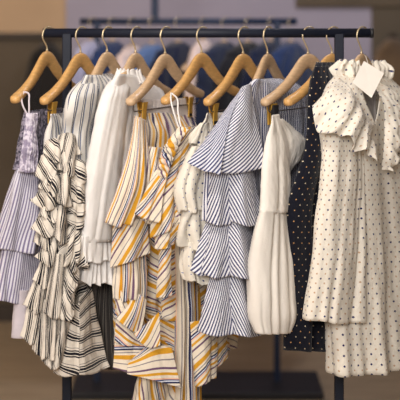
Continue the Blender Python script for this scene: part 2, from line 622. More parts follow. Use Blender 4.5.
# ------------------------------------------------------------------ hangers
def hanger_body_geo(L=0.21, scale=1.0):
    sk = np.array([0, .012, .03, .05, .10, .15, .185, .203, .210, .2125])
    zk = np.array([-.019, -.020, -.029, -.046, -.081, -.104, -.116, -.121, -.1235, -.124])
    hk = np.array([.0205, .0207, .0205, .0196, .0152, .0124, .0122, .0114, .0085, .001])
    tk = np.array([.0070, .0072, .0076, .0082, .0098, .0120, .0145, .0140, .0095, .001])
    ck = np.array([0, 0, 0.0003, .0007, .002, .004, .006, .007, .007, .007])
    s1 = np.concatenate([np.linspace(0, .185, 26), np.linspace(.185, .2125, 12)[1:]])
    z1, h1, t1, c1 = [np.interp(s1, sk, q) for q in (zk, hk, tk, ck)]
    for q in (z1, h1, t1, c1):
        q[1:-6] = np.convolve(np.pad(q, 1, mode='edge'), [.25, .5, .25], 'valid')[1:-6]
    s = np.concatenate([-s1[::-1], s1[1:]])
    z = np.concatenate([z1[::-1], z1[1:]])
    h = np.concatenate([h1[::-1], h1[1:]])
    tt = np.concatenate([t1[::-1], t1[1:]])
    c = np.concatenate([c1[::-1], c1[1:]])
    n = 18
    verts, faces = [], []
    for i in range(len(s)):
        j0, j1 = max(0, i - 1), min(len(s) - 1, i + 1)
        T = np.array([s[j1] - s[j0], 0, z[j1] - z[j0]])
        T /= np.linalg.norm(T)
        U = np.array([-T[2], 0, T[0]])
        for k in range(n):
            a = 2 * math.pi * k / n
            ca, sa = math.cos(a), math.sin(a)
            ca = math.copysign(abs(ca) ** .8, ca)
            sa = math.copysign(abs(sa) ** .8, sa)
            verts.append(np.array([s[i], c[i], z[i]]) + U * h[i] * ca + np.array([0, 1, 0]) * tt[i] * sa)
    for i in range(len(s) - 1):
        for k in range(n):
            k2 = (k + 1) % n
            faces.append((i * n + k, (i + 1) * n + k, (i + 1) * n + k2, i * n + k2))
    faces.append(tuple(range(n)))
    faces.append(tuple((len(s) - 1) * n + k for k in range(n - 1, -1, -1)))
    return verts, faces


HOOK_R = 0.0245
WIRE = 0.0021
HOOK_OFF = -0.006


def hook_pts(dz, extra=16):
    """dz: rail centre above the neck top; near side is +x; the swivelled hook sits in its own plane"""
    gap = HOOK_R - RR - WIRE
    cz = dz - math.sqrt(gap * gap - HOOK_OFF * HOOK_OFF)
    q = [(0, -0.012), (0, 0.0), (0, 0.010), (0.002, 0.016)]
    for a in np.linspace(-22, 140, 26):
        r = math.radians(a)
        q.append((HOOK_OFF + HOOK_R * math.cos(r), cz + HOOK_R * math.sin(r)))
    q.append((q[-1][0] - 0.004, q[-1][1] - 0.002))
    ca, sa = math.cos(math.radians(extra)), math.sin(math.radians(extra))
    return [(x * ca, -x * sa * HS_SIGN, z) for x, z in q]


HS_SIGN = 1


HB = None


def make_hanger(hx, neck_py, yaw, label, roll=0.0, mat='wood_hanger', clips=(), rod=False, pad=False):
    zn = zc(neck_py, CD)
    # local +x points to the near end (left and towards the camera)
    a = math.radians(yaw)
    rz = math.atan2(-math.cos(a), -math.sin(a))
    t = thing('clip_hanger' if clips else 'wooden_hanger', label, 'hanger', (wx(hx, CD), 0, zn), 'wooden hangers on the front rail', rz)
    t.rotation_euler = (0, math.radians(roll), rz)
    v, f = hanger_body_geo()
    mesh_obj('wooden_arms', v, f, mat, t, local=True)
    dz = RZ - zn
    v, f = tube_geo(hook_pts(dz), WIRE, 10)
    mesh_obj('hook', v, f, 'brass', t, local=True)
    v, f = tube_geo([(0, 0, 0.001), (0, 0, 0.006)], 0.0036, 12)
    mesh_obj('collar', v, f, 'brass', t, local=True)
    if rod or clips:
        rzv = -0.148
        pts = [(0.195, 0.012, -0.122), (0.192, 0.010, rzv + 0.006), (0.184, 0.008, rzv), (0.1, 0.004, rzv), (0, 0, rzv), (-0.1, 0.004, rzv), (-0.184, 0.008, rzv), (-0.192, 0.010, rzv + 0.006), (-0.195, 0.012, -0.122)]
        v, f = tube_geo(pts, 0.0019, 8)
        mesh_obj('rod', v, f, 'rod_steel', t, local=True)
        for sx in clips:
            cb = mesh_obj('clip', *clip_geo(sx, rzv), 'gold_clip', t, local=True, smooth=False, bevel=0.0012)
            v, f = box_geo((sx - 0.011, 0.0075, rzv - 0.038), (sx + 0.011, 0.0185, rzv + 0.018)) if pad else box_geo((sx - 0.010, -0.0055, rzv - 0.034), (sx + 0.010, 0.0095, rzv - 0.024))
            mesh_obj('clip_pad', v, f, 'black_rubber', cb, local=True, smooth=False, bevel=0.001)
    return t


def clip_geo(sx, rz):
    """two jaws and a spring loop over the rod"""
    V, Fc = [], []

    def add(v, f):
        o = len(V)
        V.extend(v)
        Fc.extend([tuple(i + o for i in q) for q in f])
    for s in (-1, 1):
        prof = [(0.0068, 0.022), (0.0036, 0.000), (0.0026, -0.036)]
        for (a, b) in zip(prof[:-1], prof[1:]):
            y0, z0 = a[0] * s + 0.002, a[1] + rz
            y1, z1 = b[0] * s + 0.002, b[1] + rz
            w0 = 0.0125 if z0 > rz else 0.0105
            w1 = 0.0105
            th = 0.0046 * s
            v = [(sx - w1, y1, z1), (sx + w1, y1, z1), (sx + w1, y1 + th, z1), (sx - w1, y1 + th, z1),
                 (sx - w0, y0, z0), (sx + w0, y0, z0), (sx + w0, y0 + th, z0), (sx - w0, y0 + th, z0)]
            f = [(3, 2, 1, 0), (4, 5, 6, 7), (0, 1, 5, 4), (1, 2, 6, 5), (2, 3, 7, 6), (3, 0, 4, 7)]
            if s < 0:
                f = [tuple(reversed(q)) for q in f]
            add(v, f)
    v, f = tube_geo([(sx - 0.008, 0.002, rz), (sx + 0.008, 0.002, rz)], 0.0042, 10)
    add(v, f)
    return V, Fc


HS = [
    (47, 51.5, 19.5, -0.6, 'wood_amber', (), 'amber wooden hanger at the left end of the rail, thin strap on its front arm'),
    (80.5, 53, 24.5, -0.6, 'wood_amber', (0.155,), 'wooden hanger second from the left, gold clip under its front arm'),
    (107, 52, 22, 0.0, 'wood_hanger', (), 'pale wooden hanger inside the navy and white striped shirt'),
    (135.5, 53, 23, 0.0, 'wood_hanger', (), 'pale wooden hanger inside the plain white blouse'),
    (165, 54, 27, -0.6, 'wood_hanger', (0.13, -0.14), 'wooden hanger with clips holding the yellow striped skirt'),
    (201.5, 53, 30, -0.4, 'wood_amber', (), 'amber wooden hanger with a thin white strap over its rounded front end'),
    (243, 54, 31, -0.2, 'wood_amber', (0.165,), 'wooden hanger with a gold clip above the white spotted frilly top'),
    (267.5, 54, 24, 0.0, 'wood_hanger', (), 'wooden hanger inside the blue and white striped ruffled dress'),
    (308, 54, 41, 0.4, 'wood_hanger', (0.168,), 'wooden hanger with a gold and black clip above the plain cream dress'),
    (332, 54, 43, 0.3, 'wood_amber', (), 'wooden hanger inside the navy spotted dress, bare rounded end poking out'),
    (361.5, 54, 31, 1.5, 'wood_hanger', (), 'wooden hanger at the right end of the rail, inside the spotted white dress'),
]
HANG = [make_hanger(h[0], h[1], h[2], h[6], h[3], h[4], h[5], pad=h[0] == 308) for h in HS]


def garment(name, label, cat, hx, hem_py):
    return thing(name, label, cat, (wx(hx, CD), 0, zc(hem_py, CD)))


# ------------------------------------------------------------------ 1 lavender dress
g = garment('lavender_dress', 'lavender and white striped dress with smocked bodice, at the far left of the rail', 'dress', 45, 336)
loft(g, 'bodice', 'smock_print', [(27, 112, 60, 108, .022, .002), (24, 140, 62, 136, .03, .003), (19, 170, 66, 166, .036, .004)], dn=-.19, df=.12, nf=34, wr=.0035, m=60, n=220)
patch(g, 'front_panel', 'smock_light', [[(26, 113, -.205), (33, 113, -.20), (39, 113, -.185)], [(23, 140, -.21), (31, 141, -.21), (38, 141, -.185)], [(18, 172, -.215), (28, 173, -.215), (37, 172, -.18)]], nf=7, A=.002, wr=.004)
loft(g, 'skirt_tier', 'lavender_stripe', [(20, 168, 66, 164, .034, .004), (10, 205, 74, 200, .05, .011), (-4, 251, 80, 246, .062, .016)], dn=-.2, df=.12, nf=11, hem=.006, gather=1.25)
loft(g, 'skirt_tier', 'lavender_stripe', [(6, 246, 74, 240, .045, .008), (0, 275, 78, 268, .05, .012), (-5, 301, 80, 296, .056, .014)], dn=-.19, df=.12, nf=11, hem=.005, gather=1.25)
loft(g, 'slip', 'slip', [(17, 290, 66, 284, .03, .004), (16, 316, 66, 308, .03, .005), (15, 338, 66, 330, .03, .006)], dn=-.17, df=.10, nf=5)
for q in ([(24, 92, -.165), (21.5, 99, -.185), (23, 106, -.195), (27, 114, -.195)], [(24, 92, -.165), (28, 93, -.17), (29, 102, -.185), (29, 114, -.195)]):
    strap(g, 'strap', 'slip', q, .0024)

# ------------------------------------------------------------------ 2 black and white ruffled dress
g = garment('ruffled_dress', 'cream dress with black stripes and a mass of ruffles, second from the left', 'dress', 80, 378)
loft(g, 'bodice', 'black_stripe_fine', [(51, 114, 62, 113, .0015, .0), (50, 122, 63, 120, .008, .003), (47, 135, 66, 131, .016, .004), (45, 160, 78, 158, .022, .006), (42, 240, 90, 236, .03, .008)], dn=-.21, df=-.05, nf=7)
BWR = [  # left edge, right edge, top row, hem row, depth, stripe angle, folds, amplitude
    (46, 62, 44, 66, 140, 158, -.235, 60, 2.2, .011), (41, 58, 34, 60, 154, 180, -.245, 58, 2.2, .013), (44, 60, 38, 66, 172, 192, -.25, 48, 2.2, .012),
    (42, 62, 31, 66, 184, 206, -.25, 54, 2.4, .013), (44, 60, 36, 62, 200, 218, -.25, 40, 2, .010), (40, 60, 30, 62, 210, 233, -.25, 58, 2.4, .012),
    (38, 54, 33, 56, 228, 246, -.245, 20, 2, .010), (58, 76, 54, 80, 134, 158, -.235, -24, 2.4, .012), (60, 74, 56, 78, 152, 172, -.245, 14, 2, .012),
    (68, 86, 64, 90, 160, 180, -.225, 76, 1.8, .011), (66, 86, 62, 92, 176, 198, -.225, 70, 2.2, .012), (67, 86, 64, 90, 193, 212, -.222, 86, 1.8, .010),
    (67, 84, 64, 88, 207, 225, -.220, 92, 1.8, .010), (68, 84, 65, 87, 221, 238, -.215, 84, 1.8, .009), (60, 72, 58, 70, 172, 204, -.262, 8, 1.4, .010),
    (56, 66, 54, 66, 206, 240, -.262, -8, 1.4, .009), (64, 84, 50, 86, 226, 262, -.24, -48, 3.4, .014), (46, 64, 36, 60, 238, 262, -.25, 34, 2.6, .013), (58, 84, 56, 90, 244, 268, -.235, -40, 3, .012)]
for (a0, a1, b0, b1, y0, y1, d, ang, nf, A) in BWR:
    ym = y0 * .45 + y1 * .55
    patch(g, 'ruffle', 'black_stripe', [[(a0, y0 + 1, d + .015), (.5 * (a0 + a1), y0 - 1, d), (a1, y0 + 2, d + .04)],
                                       [(.5 * (a0 + b0), ym, d), (.25 * (a0 + a1 + b0 + b1), ym, d - .018), (.5 * (a1 + b1), ym, d + .03)],
                                       [(b0, y1 - 2, d - .008), (.5 * (b0 + b1), y1 + 3, d - .026), (b1, y1 - 2, d + .026)]],
          nf=nf, A=A, ang=ang, gather=1.5, hem=.006, bulge=.007, n=70, m=24, wr=.002)
loft(g, 'skirt_panel', 'black_stripe', [(50, 250, 78, 250, .03, .006), (44, 290, 84, 288, .04, .008), (42, 330, 84, 330, .045, .008), (54, 362, 82, 368, .03, .006)], dn=-.22, df=-.08, nf=4, ang=-55)
SKR = [(42, 58, 33, 54, 254, 284, -.245, 8, 2.4, .009), (38, 54, 22, 50, 270, 309, -.25, 8, 2.6, .010), (30, 54, 20, 38, 296, 340, -.252, 6, 2, .009), (40, 56, 32, 52, 300, 354, -.257, 5, 2, .009),
       (54, 66, 42, 62, 254, 316, -.268, 2, 1.6, .008), (50, 64, 40, 58, 305, 356, -.262, 10, 1.8, .009), (60, 80, 54, 78, 258, 290, -.245, 52, 1.6, .009), (58, 78, 53, 76, 280, 318, -.255, 46, 1.6, .009),
       (58, 72, 42, 62, 312, 366, -.255, 28, 1.6, .008)]
for (a0, a1, b0, b1, y0, y1, d, ang, nf, A) in SKR:
    ym = .5 * (y0 + y1)
    patch(g, 'skirt_ruffle', 'black_stripe', [[(a0, y0, d + .01), (.5 * (a0 + a1), y0, d - .004), (a1, y0, d + .012)],
                                             [(.5 * (a0 + b0), ym, d), (.25 * (a0 + a1 + b0 + b1), ym + 2, d - .018), (.5 * (a1 + b1), ym, d + .008)],
                                             [(b0, y1 - 3, d - .004), (.5 * (b0 + b1), y1 + 3, d - .022), (b1, y1 - 6, d + .006)]],
          nf=nf, A=A, ang=ang, gather=1.45, hem=.006, n=70, m=36)
patch(g, 'hem_panel', 'black_stripe', [[(66, 306, -.232), (72, 305, -.232), (80, 303, -.22)], [(60, 335, -.235), (68, 334, -.235), (80, 330, -.225)], [(52, 360, -.24), (64, 361, -.24), (79, 354, -.23)], [(53, 373, -.24), (66, 377, -.24), (80, 375, -.23)]], nf=1, A=.004, ang=62, gather=1.0)
patch(g, 'hem_panel', 'black_stripe', [[(80, 298, -.222), (86, 292, -.19), (92, 288, -.14)], [(80, 328, -.225), (88, 324, -.185), (98, 324, -.12)], [(79, 354, -.23), (90, 352, -.185), (105, 352, -.12)], [(80, 375, -.23), (94, 374, -.185), (110, 367, -.12)]], nf=1, A=.005, ang=98, gather=1.0)

# ------------------------------------------------------------------ 3 striped shirt
g = garment('dark_striped_cloth', 'dark striped cloth hanging low behind the frayed white cuffs', 'skirt', 135, 372)  # tube of dark striped cloth with a narrow band on top
loft(g, 'skirt', 'dark_stripe', [(96, 150, 150, 150, .02, .003), (90, 220, 146, 220, .026, .006), (84, 275, 138, 273, .034, .012), (82, 320, 134, 318, .036, .014), (84, 369, 132, 364, .036, .015)], dn=-.12, df=.12, nf=9, gather=1.3, n=200)
loft(g, 'waistband', 'dark_stripe', [(97, 140, 149, 140, .021, .001), (96, 152, 150, 152, .021, .002)], dn=-.12, df=.12, nf=9, m=10)

g = garment('striped_shirt', 'white shirt with navy vertical stripes, hanging left of the plain white blouse', 'shirt', 105, 245)
loft(g, 'body', 'black_stripe_fine', [(86, 75, 112, 74, .014, .001), (82, 84, 130, 86, .022, .002), (75, 104, 136, 104, .028, .003), (66, 150, 138, 148, .03, .006), (64, 200, 138, 196, .032, .008), (64, 245, 138, 240, .032, .008)], dn=-.16, df=.15, nf=8)
loft(g, 'sleeve', 'black_stripe_fine', [(83, 80, 98, 79, .012, .001, -.13, -.06), (73, 92, 95, 89, .026, .001, -.215, -.09), (68, 108, 92, 105, .030, .001, -.235, -.10), (65, 132, 89, 130, .025, .005, -.20, -.12), (62, 185, 90, 184, .028, .007, -.20, -.12), (64, 240, 90, 238, .03, .009, -.195, -.12)], nf=5, ang=5)

# ------------------------------------------------------------------ 4 white blouse
g = garment('white_blouse', 'plain white long sleeved blouse with frayed ruffled cuffs', 'blouse', 134, 285)
loft(g, 'body', 'white_cotton', [(118, 74, 148, 76, .014, .001), (111, 86, 160, 90, .024, .002), (104, 108, 166, 108, .030, .002), (97, 150, 168, 148, .034, .003), (92, 200, 168, 196, .034, .005), (90, 236, 168, 232, .034, .006)], dn=-.16, df=.15, nf=6)
loft(g, 'collar', 'white_cotton', [(118, 69, 138, 70, .016, .002, -.08, .0), (116, 76, 140, 76, .018, .003, -.085, .0), (112, 84, 144, 83, .020, .002, -.10, .0)], nf=13, n=140, m=16, top=.003)
loft(g, 'sleeve', 'white_cotton', [(112, 80, 130, 80, .014, .001, -.14, -.04), (106, 91, 126, 89, .024, .001, -.185, -.08), (101, 106, 125, 104, .027, .001, -.205, -.095), (96, 130, 122, 128, .029, .002, -.215, -.105), (87, 180, 117, 178, .032, .0015, -.22, -.12), (79, 242, 109, 240, .029, .002, -.225, -.13)], nf=4)
loft(g, 'cuff_ruffle', 'white_cotton', [(80, 236, 107, 234, .02, .002), (77, 247, 108, 245, .028, .005), (74, 261, 108, 259, .033, .008)], dn=-.235, df=-.13, nf=13, n=200, m=22, hem=.006)
loft(g, 'sleeve', 'white_cotton', [(108, 96, 130, 94, .02, .002, -.15, -.06), (102, 150, 128, 148, .024, .003, -.16, -.08), (96, 200, 122, 198, .024, .004, -.16, -.08), (90, 258, 116, 256, .022, .004, -.17, -.09)], nf=4)
loft(g, 'cuff_ruffle', 'white_cotton', [(87, 252, 112, 250, .018, .003), (83, 266, 114, 265, .026, .006), (79, 283, 115, 281, .032, .009)], dn=-.2, df=-.10, nf=17, n=240, m=24, hem=.007)

# ------------------------------------------------------------------ 5 yellow striped skirt
g = garment('striped_skirt', 'yellow, cream and navy striped wrap skirt clipped by a white lined waistband', 'skirt', 163, 400)
loft(g, 'lining', 'white_lining', [(137, 100, 186, 98, .0035, .001), (136, 118, 189, 117, .005, .002)], dn=-.12, df=.12, nf=11, m=16)
loft(g, 'waistband', 'band_stripe', [(138, 113, 190, 112, .004, .001), (135, 122, 193, 121, .016, .003), (134, 130, 196, 129, .024, .003), (131, 148, 200, 147, .028, .003)], dn=-.14, df=.15, nf=13, m=24, gather=1.2)
loft(g, 'skirt', 'yellow_stripe', [(133, 144, 202, 144, .028, .004), (124, 180, 208, 180, .036, .01), (118, 240, 206, 240, .04, .012), (118, 310, 196, 305, .042, .014), (118, 345, 186, 340, .042, .012)], dn=-.11, df=.15, nf=9, ang=40)
patch(g, 'ruffle', 'yellow_stripe', [[(134, 116, -.16), (139, 117, -.185), (146, 120, -.155)], [(128, 150, -.19), (138, 151, -.22), (149, 150, -.18)], [(117, 188, -.22), (132, 190, -.25), (148, 186, -.195)], [(105, 224, -.235), (120, 227, -.265), (136, 222, -.215)]], nf=3, A=.011, ang=-4, gather=1.9, hem=.003, uoff=.03)
patch(g, 'ruffle', 'yellow_stripe', [[(144, 145, -.16), (154, 147, -.165), (166, 147, -.12)], [(142, 180, -.185), (152, 182, -.195), (162, 182, -.15)], [(134, 214, -.20), (146, 222, -.215), (160, 220, -.165)]], nf=2.5, A=.008, ang=-24, gather=1.6, hem=.003, uoff=.05)
patch(g, 'ruffle', 'yellow_stripe', [[(113, 222, -.215), (130, 220, -.235), (148, 218, -.19)], [(111, 246, -.225), (130, 242, -.245), (149, 238, -.195)], [(110, 268, -.225), (130, 262, -.25), (150, 253, -.2)]], nf=1, A=.005, ang=-42, gather=1.0, uoff=.03)
patch(g, 'ruffle', 'yellow_stripe', [[(115, 256, -.205), (130, 252, -.225), (146, 246, -.18)], [(113, 278, -.215), (130, 278, -.235), (147, 274, -.185)], [(112, 299, -.215), (128, 301, -.235), (146, 298, -.19)]], nf=3.5, A=.009, ang=2, gather=1.3, hem=.003)
patch(g, 'ruffle', 'yellow_stripe', [[(114, 290, -.215), (124, 290, -.222), (136, 286, -.205)], [(116, 304, -.222), (126, 304, -.228), (138, 300, -.21)], [(117, 318, -.225), (128, 316, -.232), (141, 306, -.212)]], nf=1, A=.003, ang=20, gather=1.0)
patch(g, 'ruffle', 'yellow_stripe', [[(136, 292, -.222), (142, 296, -.222), (147, 300, -.212)], [(126, 308, -.232), (135, 314, -.234), (144, 320, -.218)], [(115, 318, -.234), (126, 327, -.238), (140, 335, -.222)]], nf=1, A=.002, ang=8, gather=1.0, uoff=.02)
patch(g, 'ruffle', 'yellow_stripe', [[(116, 320, -.205), (126, 324, -.22), (138, 334, -.205)], [(115, 332, -.21), (128, 336, -.225), (140, 340, -.21)], [(115, 342, -.21), (126, 346, -.225), (140, 346, -.21)]], nf=1, A=.003, ang=70, gather=1.0)
patch(g, 'ruffle', 'yellow_stripe', [[(159, 312, -.215), (148, 322, -.222), (134, 334, -.226)], [(160, 330, -.22), (150, 338, -.226), (140, 342, -.229)], [(160, 345, -.222), (153, 348, -.226), (146, 347, -.228)]], nf=1, A=.002, ang=62, gather=1.0, uoff=.06)
patch(g, 'hem_tier', 'yellow_stripe', [[(115, 334, -.200), (130, 335, -.205), (150, 338, -.19)], [(114, 354, -.207), (130, 355, -.212), (152, 356, -.197)], [(113, 368, -.21), (130, 373, -.216), (148, 374, -.20)]], nf=1.2, A=.003, ang=94, gather=1.05, uoff=.02)
patch(g, 'hem_tier', 'yellow_stripe', [[(134, 357, -.218), (152, 344, -.214), (172, 348, -.195)], [(128, 364, -.225), (152, 362, -.222), (177, 370, -.203)], [(127, 374, -.23), (152, 380, -.228), (181, 388, -.208)]], nf=1.2, A=.003, ang=104, gather=1.05, uoff=.08)
loft(g, 'hem_tier', 'yellow_stripe', [(142, 372, 182, 376, .025, .006), (138, 390, 184, 392, .03, .009), (134, 408, 186, 408, .034, .01)], dn=-.2, df=-.02, nf=7, ang=24, m=24)

# ------------------------------------------------------------------ 6 yellow striped dress
g = garment('striped_dress', 'yellow, cream and navy striped dress with diagonal flounces, on thin white straps', 'dress', 201, 395)
loft(g, 'bodice', 'yellow_stripe', [(180, 127, 226, 126, .018, .004), (174, 150, 232, 148, .028, .006), (166, 220, 240, 216, .034, .01), (162, 290, 240, 286, .036, .012), (160, 320, 238, 316, .036, .012)], dn=-.12, df=.14, nf=8, ang=-58)
loft(g, 'skirt', 'yellow_stripe', [(150, 222, 232, 222, .036, .008), (148, 280, 238, 276, .042, .012), (152, 320, 236, 320, .045, .014), (172, 352, 230, 346, .04, .012)], dn=-.11, df=.15, nf=8, ang=66)
patch(g, 'flounce', 'yellow_stripe', [[(180, 126, -.20), (186, 127, -.21), (192, 134, -.18)], [(164, 152, -.22), (176, 156, -.235), (190, 160, -.19)], [(152, 186, -.23), (168, 192, -.25), (186, 192, -.19)], [(151, 238, -.24), (168, 232, -.26), (186, 216, -.195)]], nf=1.5, A=.008, ang=-48, gather=1.05, uoff=.01)
patch(g, 'flounce', 'yellow_stripe', [[(166, 150, -.235), (171, 152, -.245), (176, 154, -.245)], [(153, 176, -.25), (160, 180, -.265), (166, 182, -.26)], [(135, 214, -.255), (147, 220, -.275), (160, 223, -.265)]], nf=1.2, A=.005, ang=-26, gather=1.0, uoff=.06)
patch(g, 'ruched_edge', 'yellow_stripe', [[(179, 127, -.215), (168, 142, -.24), (160, 160, -.25), (156, 178, -.255)], [(184, 128, -.225), (174, 142, -.255), (167, 160, -.265), (162, 178, -.265)], [(188, 130, -.225), (179, 144, -.25), (172, 162, -.265), (166, 180, -.265)]], nf=10, A=.005, ang=60, gather=1.4, p=.4, n=110, bulge=.006)
patch(g, 'flounce', 'yellow_stripe', [[(152, 222, -.23), (166, 220, -.25), (182, 216, -.225)], [(154, 236, -.235), (166, 236, -.255), (178, 232, -.23)], [(155, 249, -.24), (164, 249, -.255), (174, 245, -.235)]], nf=1, A=.004, ang=-46, gather=1.0, uoff=.05)
patch(g, 'flounce', 'yellow_stripe', [[(159, 244, -.225), (165, 244, -.24), (171, 243, -.23)], [(158, 272, -.23), (165, 272, -.245), (172, 270, -.23)], [(156, 298, -.23), (164, 298, -.245), (173, 296, -.23)]], nf=.7, A=.004, ang=-48, gather=1.0, uoff=.02)
patch(g, 'hem_flounce', 'yellow_stripe', [[(190, 322, -.14), (204, 320, -.14), (216, 322, -.10)], [(192, 352, -.15), (205, 350, -.155), (217, 350, -.11)], [(194, 388, -.155), (206, 384, -.16), (217, 378, -.115)]], nf=1, A=.006, ang=-58, gather=1.0, uoff=.03)
patch(g, 'hem_flounce', 'yellow_stripe', [[(206, 320, -.09), (216, 320, -.08), (226, 322, -.05)], [(208, 344, -.10), (218, 342, -.09), (227, 340, -.06)], [(210, 372, -.10), (219, 366, -.095), (228, 358, -.06)]], nf=1, A=.004, ang=-66, gather=1.0, uoff=.07)
loft(g, 'sash', 'yellow_stripe', [(176, 232, 192, 230, .014, .004), (178, 300, 196, 300, .02, .006), (178, 360, 196, 360, .022, .007), (176, 412, 198, 412, .026, .008)], dn=-.13, df=-.05, nf=5, ang=0, m=50)
for q in ([(171, 93, -.17), (171, 101, -.195), (174, 113, -.205), (179, 128, -.21)], [(171, 93, -.165), (176, 97, -.165), (178, 112, -.19), (181, 128, -.205)]):
    strap(g, 'strap', 'white_cotton', q, .0022)

# ------------------------------------------------------------------ 7 white spotted frilly top
g = garment('spotted_blouse', 'white top with sparse blue spots and frilly tiers, left of the blue striped dress', 'top', 241, 282)
loft(g, 'body', 'white_dot_small', [(207, 113, 230, 112, .0015, .0), (205, 121, 234, 120, .010, .003), (199, 130, 246, 128, .022, .005), (194, 200, 254, 196, .03, .007), (192, 270, 254, 264, .03, .008)], dn=-.19, df=.12, nf=9)
loft(g, 'shoulder_frill', 'white_dot_small', [(202, 123, 212, 122, .008, .003), (196, 132, 213, 132, .016, .006), (190, 144, 216, 144, .02, .007)], dn=-.21, df=-.13, nf=7, m=20, hem=.006)
loft(g, 'frilled_tier', 'white_dot_small', [(194, 146, 212, 144, .014, .003, -.225, -.14), (184, 166, 212, 164, .026, .004, -.245, -.15), (177, 190, 210, 188, .032, .006, -.262, -.15), (181, 211, 212, 209, .032, .009, -.262, -.15)], nf=7, hem=.008)
loft(g, 'frilled_tier', 'white_dot_small', [(185, 206, 212, 204, .026, .004), (181, 226, 214, 223, .032, .007), (183, 247, 216, 245, .032, .010)], dn=-.25, df=-.14, nf=8, hem=.009)
loft(g, 'frilled_tier', 'white_dot_small', [(186, 242, 214, 240, .026, .004), (183, 264, 218, 262, .032, .007), (188, 283, 222, 281, .032, .010)], dn=-.245, df=-.13, nf=7, hem=.009)

# ------------------------------------------------------------------ 8 blue striped dress
g = garment('tiered_dress', 'blue and white pinstriped dress with four stacked ruffle tiers, near the middle', 'dress', 266, 335)
loft(g, 'body', 'blue_stripe_small', [(256, 79, 284, 78, .012, .001), (250, 85, 302, 88, .022, .002), (246, 104, 308, 104, .028, .003), (243, 160, 310, 158, .034, .006), (242, 230, 312, 226, .036, .008), (242, 300, 314, 294, .038, .01)], dn=-.15, df=.16, nf=8)
patch(g, 'ruffle_tier', 'blue_stripe', [[(237, 95, -.20), (243, 87, -.20), (251, 83, -.165)], [(218, 123, -.25), (236, 118, -.25), (255, 112, -.185)], [(200, 150, -.285), (228, 150, -.285), (261, 144, -.205)], [(188, 163, -.30), (200, 168, -.31), (228, 173, -.305), (266, 168, -.225)]], nf=1.2, A=.005, ang=-58, gather=1.0, bulge=.012)
patch(g, 'sleeve_side', 'blue_stripe_small', [[(236, 94, -.205), (240, 90, -.212), (243, 88, -.212)], [(215, 124, -.262), (222, 122, -.272), (230, 120, -.268)], [(187, 163, -.312), (200, 169, -.326), (220, 175, -.326)]], nf=1.5, A=.005, ang=-30, gather=1.0)
loft(g, 'under_sleeve', 'blue_stripe_small', [(206, 160, 258, 158, .02, .002), (206, 220, 260, 218, .022, .004), (210, 280, 258, 278, .022, .004), (208, 322, 256, 324, .026, .004)], dn=-.225, df=-.12, nf=5)
BT = [
    # tier two
    ([[(205, 165, -.255), (209, 165, -.262), (214, 165, -.262)], [(203, 195, -.265), (208, 195, -.272), (214, 195, -.268)], [(202, 221, -.268), (208, 222, -.275), (215, 221, -.27)]], 0, 1, .003),
    ([[(211, 164, -.262), (219, 164, -.275), (229, 164, -.262)], [(208, 192, -.275), (218, 194, -.29), (231, 193, -.268)], [(205, 222, -.28), (217, 226, -.30), (233, 223, -.27)]], -24, 1, .004),
    ([[(228, 164, -.262), (240, 163, -.265), (252, 164, -.20)], [(229, 192, -.27), (242, 194, -.282), (257, 192, -.20)], [(229, 221, -.27), (244, 226, -.295), (262, 222, -.205)]], 36, 1.2, .006),
    # tier three
    ([[(207, 219, -.25), (211, 219, -.255), (217, 219, -.258)], [(198, 246, -.265), (205, 248, -.27), (213, 247, -.268)], [(190, 271, -.27), (200, 276, -.28), (211, 274, -.275)]], -34, 1, .004),
    ([[(212, 219, -.26), (220, 218, -.272), (229, 219, -.26)], [(207, 247, -.275), (218, 249, -.292), (231, 247, -.268)], [(201, 273, -.28), (215, 279, -.305), (230, 275, -.272)]], -22, 1, .004),
    ([[(227, 219, -.26), (236, 218, -.265), (248, 219, -.20)], [(228, 246, -.27), (240, 248, -.285), (254, 247, -.205)], [(228, 275, -.272), (242, 279, -.30), (259, 277, -.205)]], 44, 1.2, .006),
    # tier four
    ([[(211, 272, -.255), (220, 271, -.268), (231, 272, -.255)], [(204, 302, -.27), (217, 304, -.288), (232, 303, -.262)], [(196, 331, -.275), (214, 337, -.305), (234, 334, -.268)]], -16, .8, .004),
    ([[(229, 272, -.255), (236, 272, -.258), (246, 273, -.195)], [(230, 302, -.262), (240, 304, -.275), (253, 304, -.20)], [(231, 334, -.265), (243, 337, -.285), (260, 335, -.20)]], 34, 1, .005),
]
for rows, ang, nf, A in BT:
    patch(g, 'ruffle_tier', 'blue_stripe', rows, nf=nf, A=A, ang=ang, gather=1.0, n=70, m=36, hem=.002)

# ------------------------------------------------------------------ 9 cream dress
g = garment('cream_dress', 'plain cream dress with a gathered balloon skirt, hung from a gold and black clip', 'dress', 304, 333)
loft(g, 'bodice', 'cream_cotton', [(272, 115, 279, 114, .0012, .0, -.205, -.160), (272, 122, 281, 121, .004, .001, -.215, -.160), (268, 138, 285, 136, .014, .001, -.22, -.145), (264, 170, 287, 168, .022, .002, -.25, -.135), (262, 213, 288, 211, .024, .003, -.275, -.14)], nf=4)
loft(g, 'side_panel', 'cream_cotton', [(279, 119, 283, 119, .004, .001, -.165, -.14), (282, 129, 293, 128, .009, .002, -.15, -.07), (285, 142, 304, 140, .018, .002, -.14, -.02), (284, 160, 298, 156, .016, .002, -.14, -.06), (283, 176, 289, 172, .008, .001, -.14, -.10)], nf=3)
loft(g, 'balloon_skirt', 'cream_cotton', [(263, 210, 285, 208, .021, .003), (258, 232, 288, 230, .031, .004), (252, 266, 293, 264, .040, .005), (251, 300, 296, 298, .042, .005), (252, 318, 296, 315, .040, .006), (258, 334, 291, 331, .028, .007)], dn=-.285, df=-.13, nf=13, n=220, m=60)

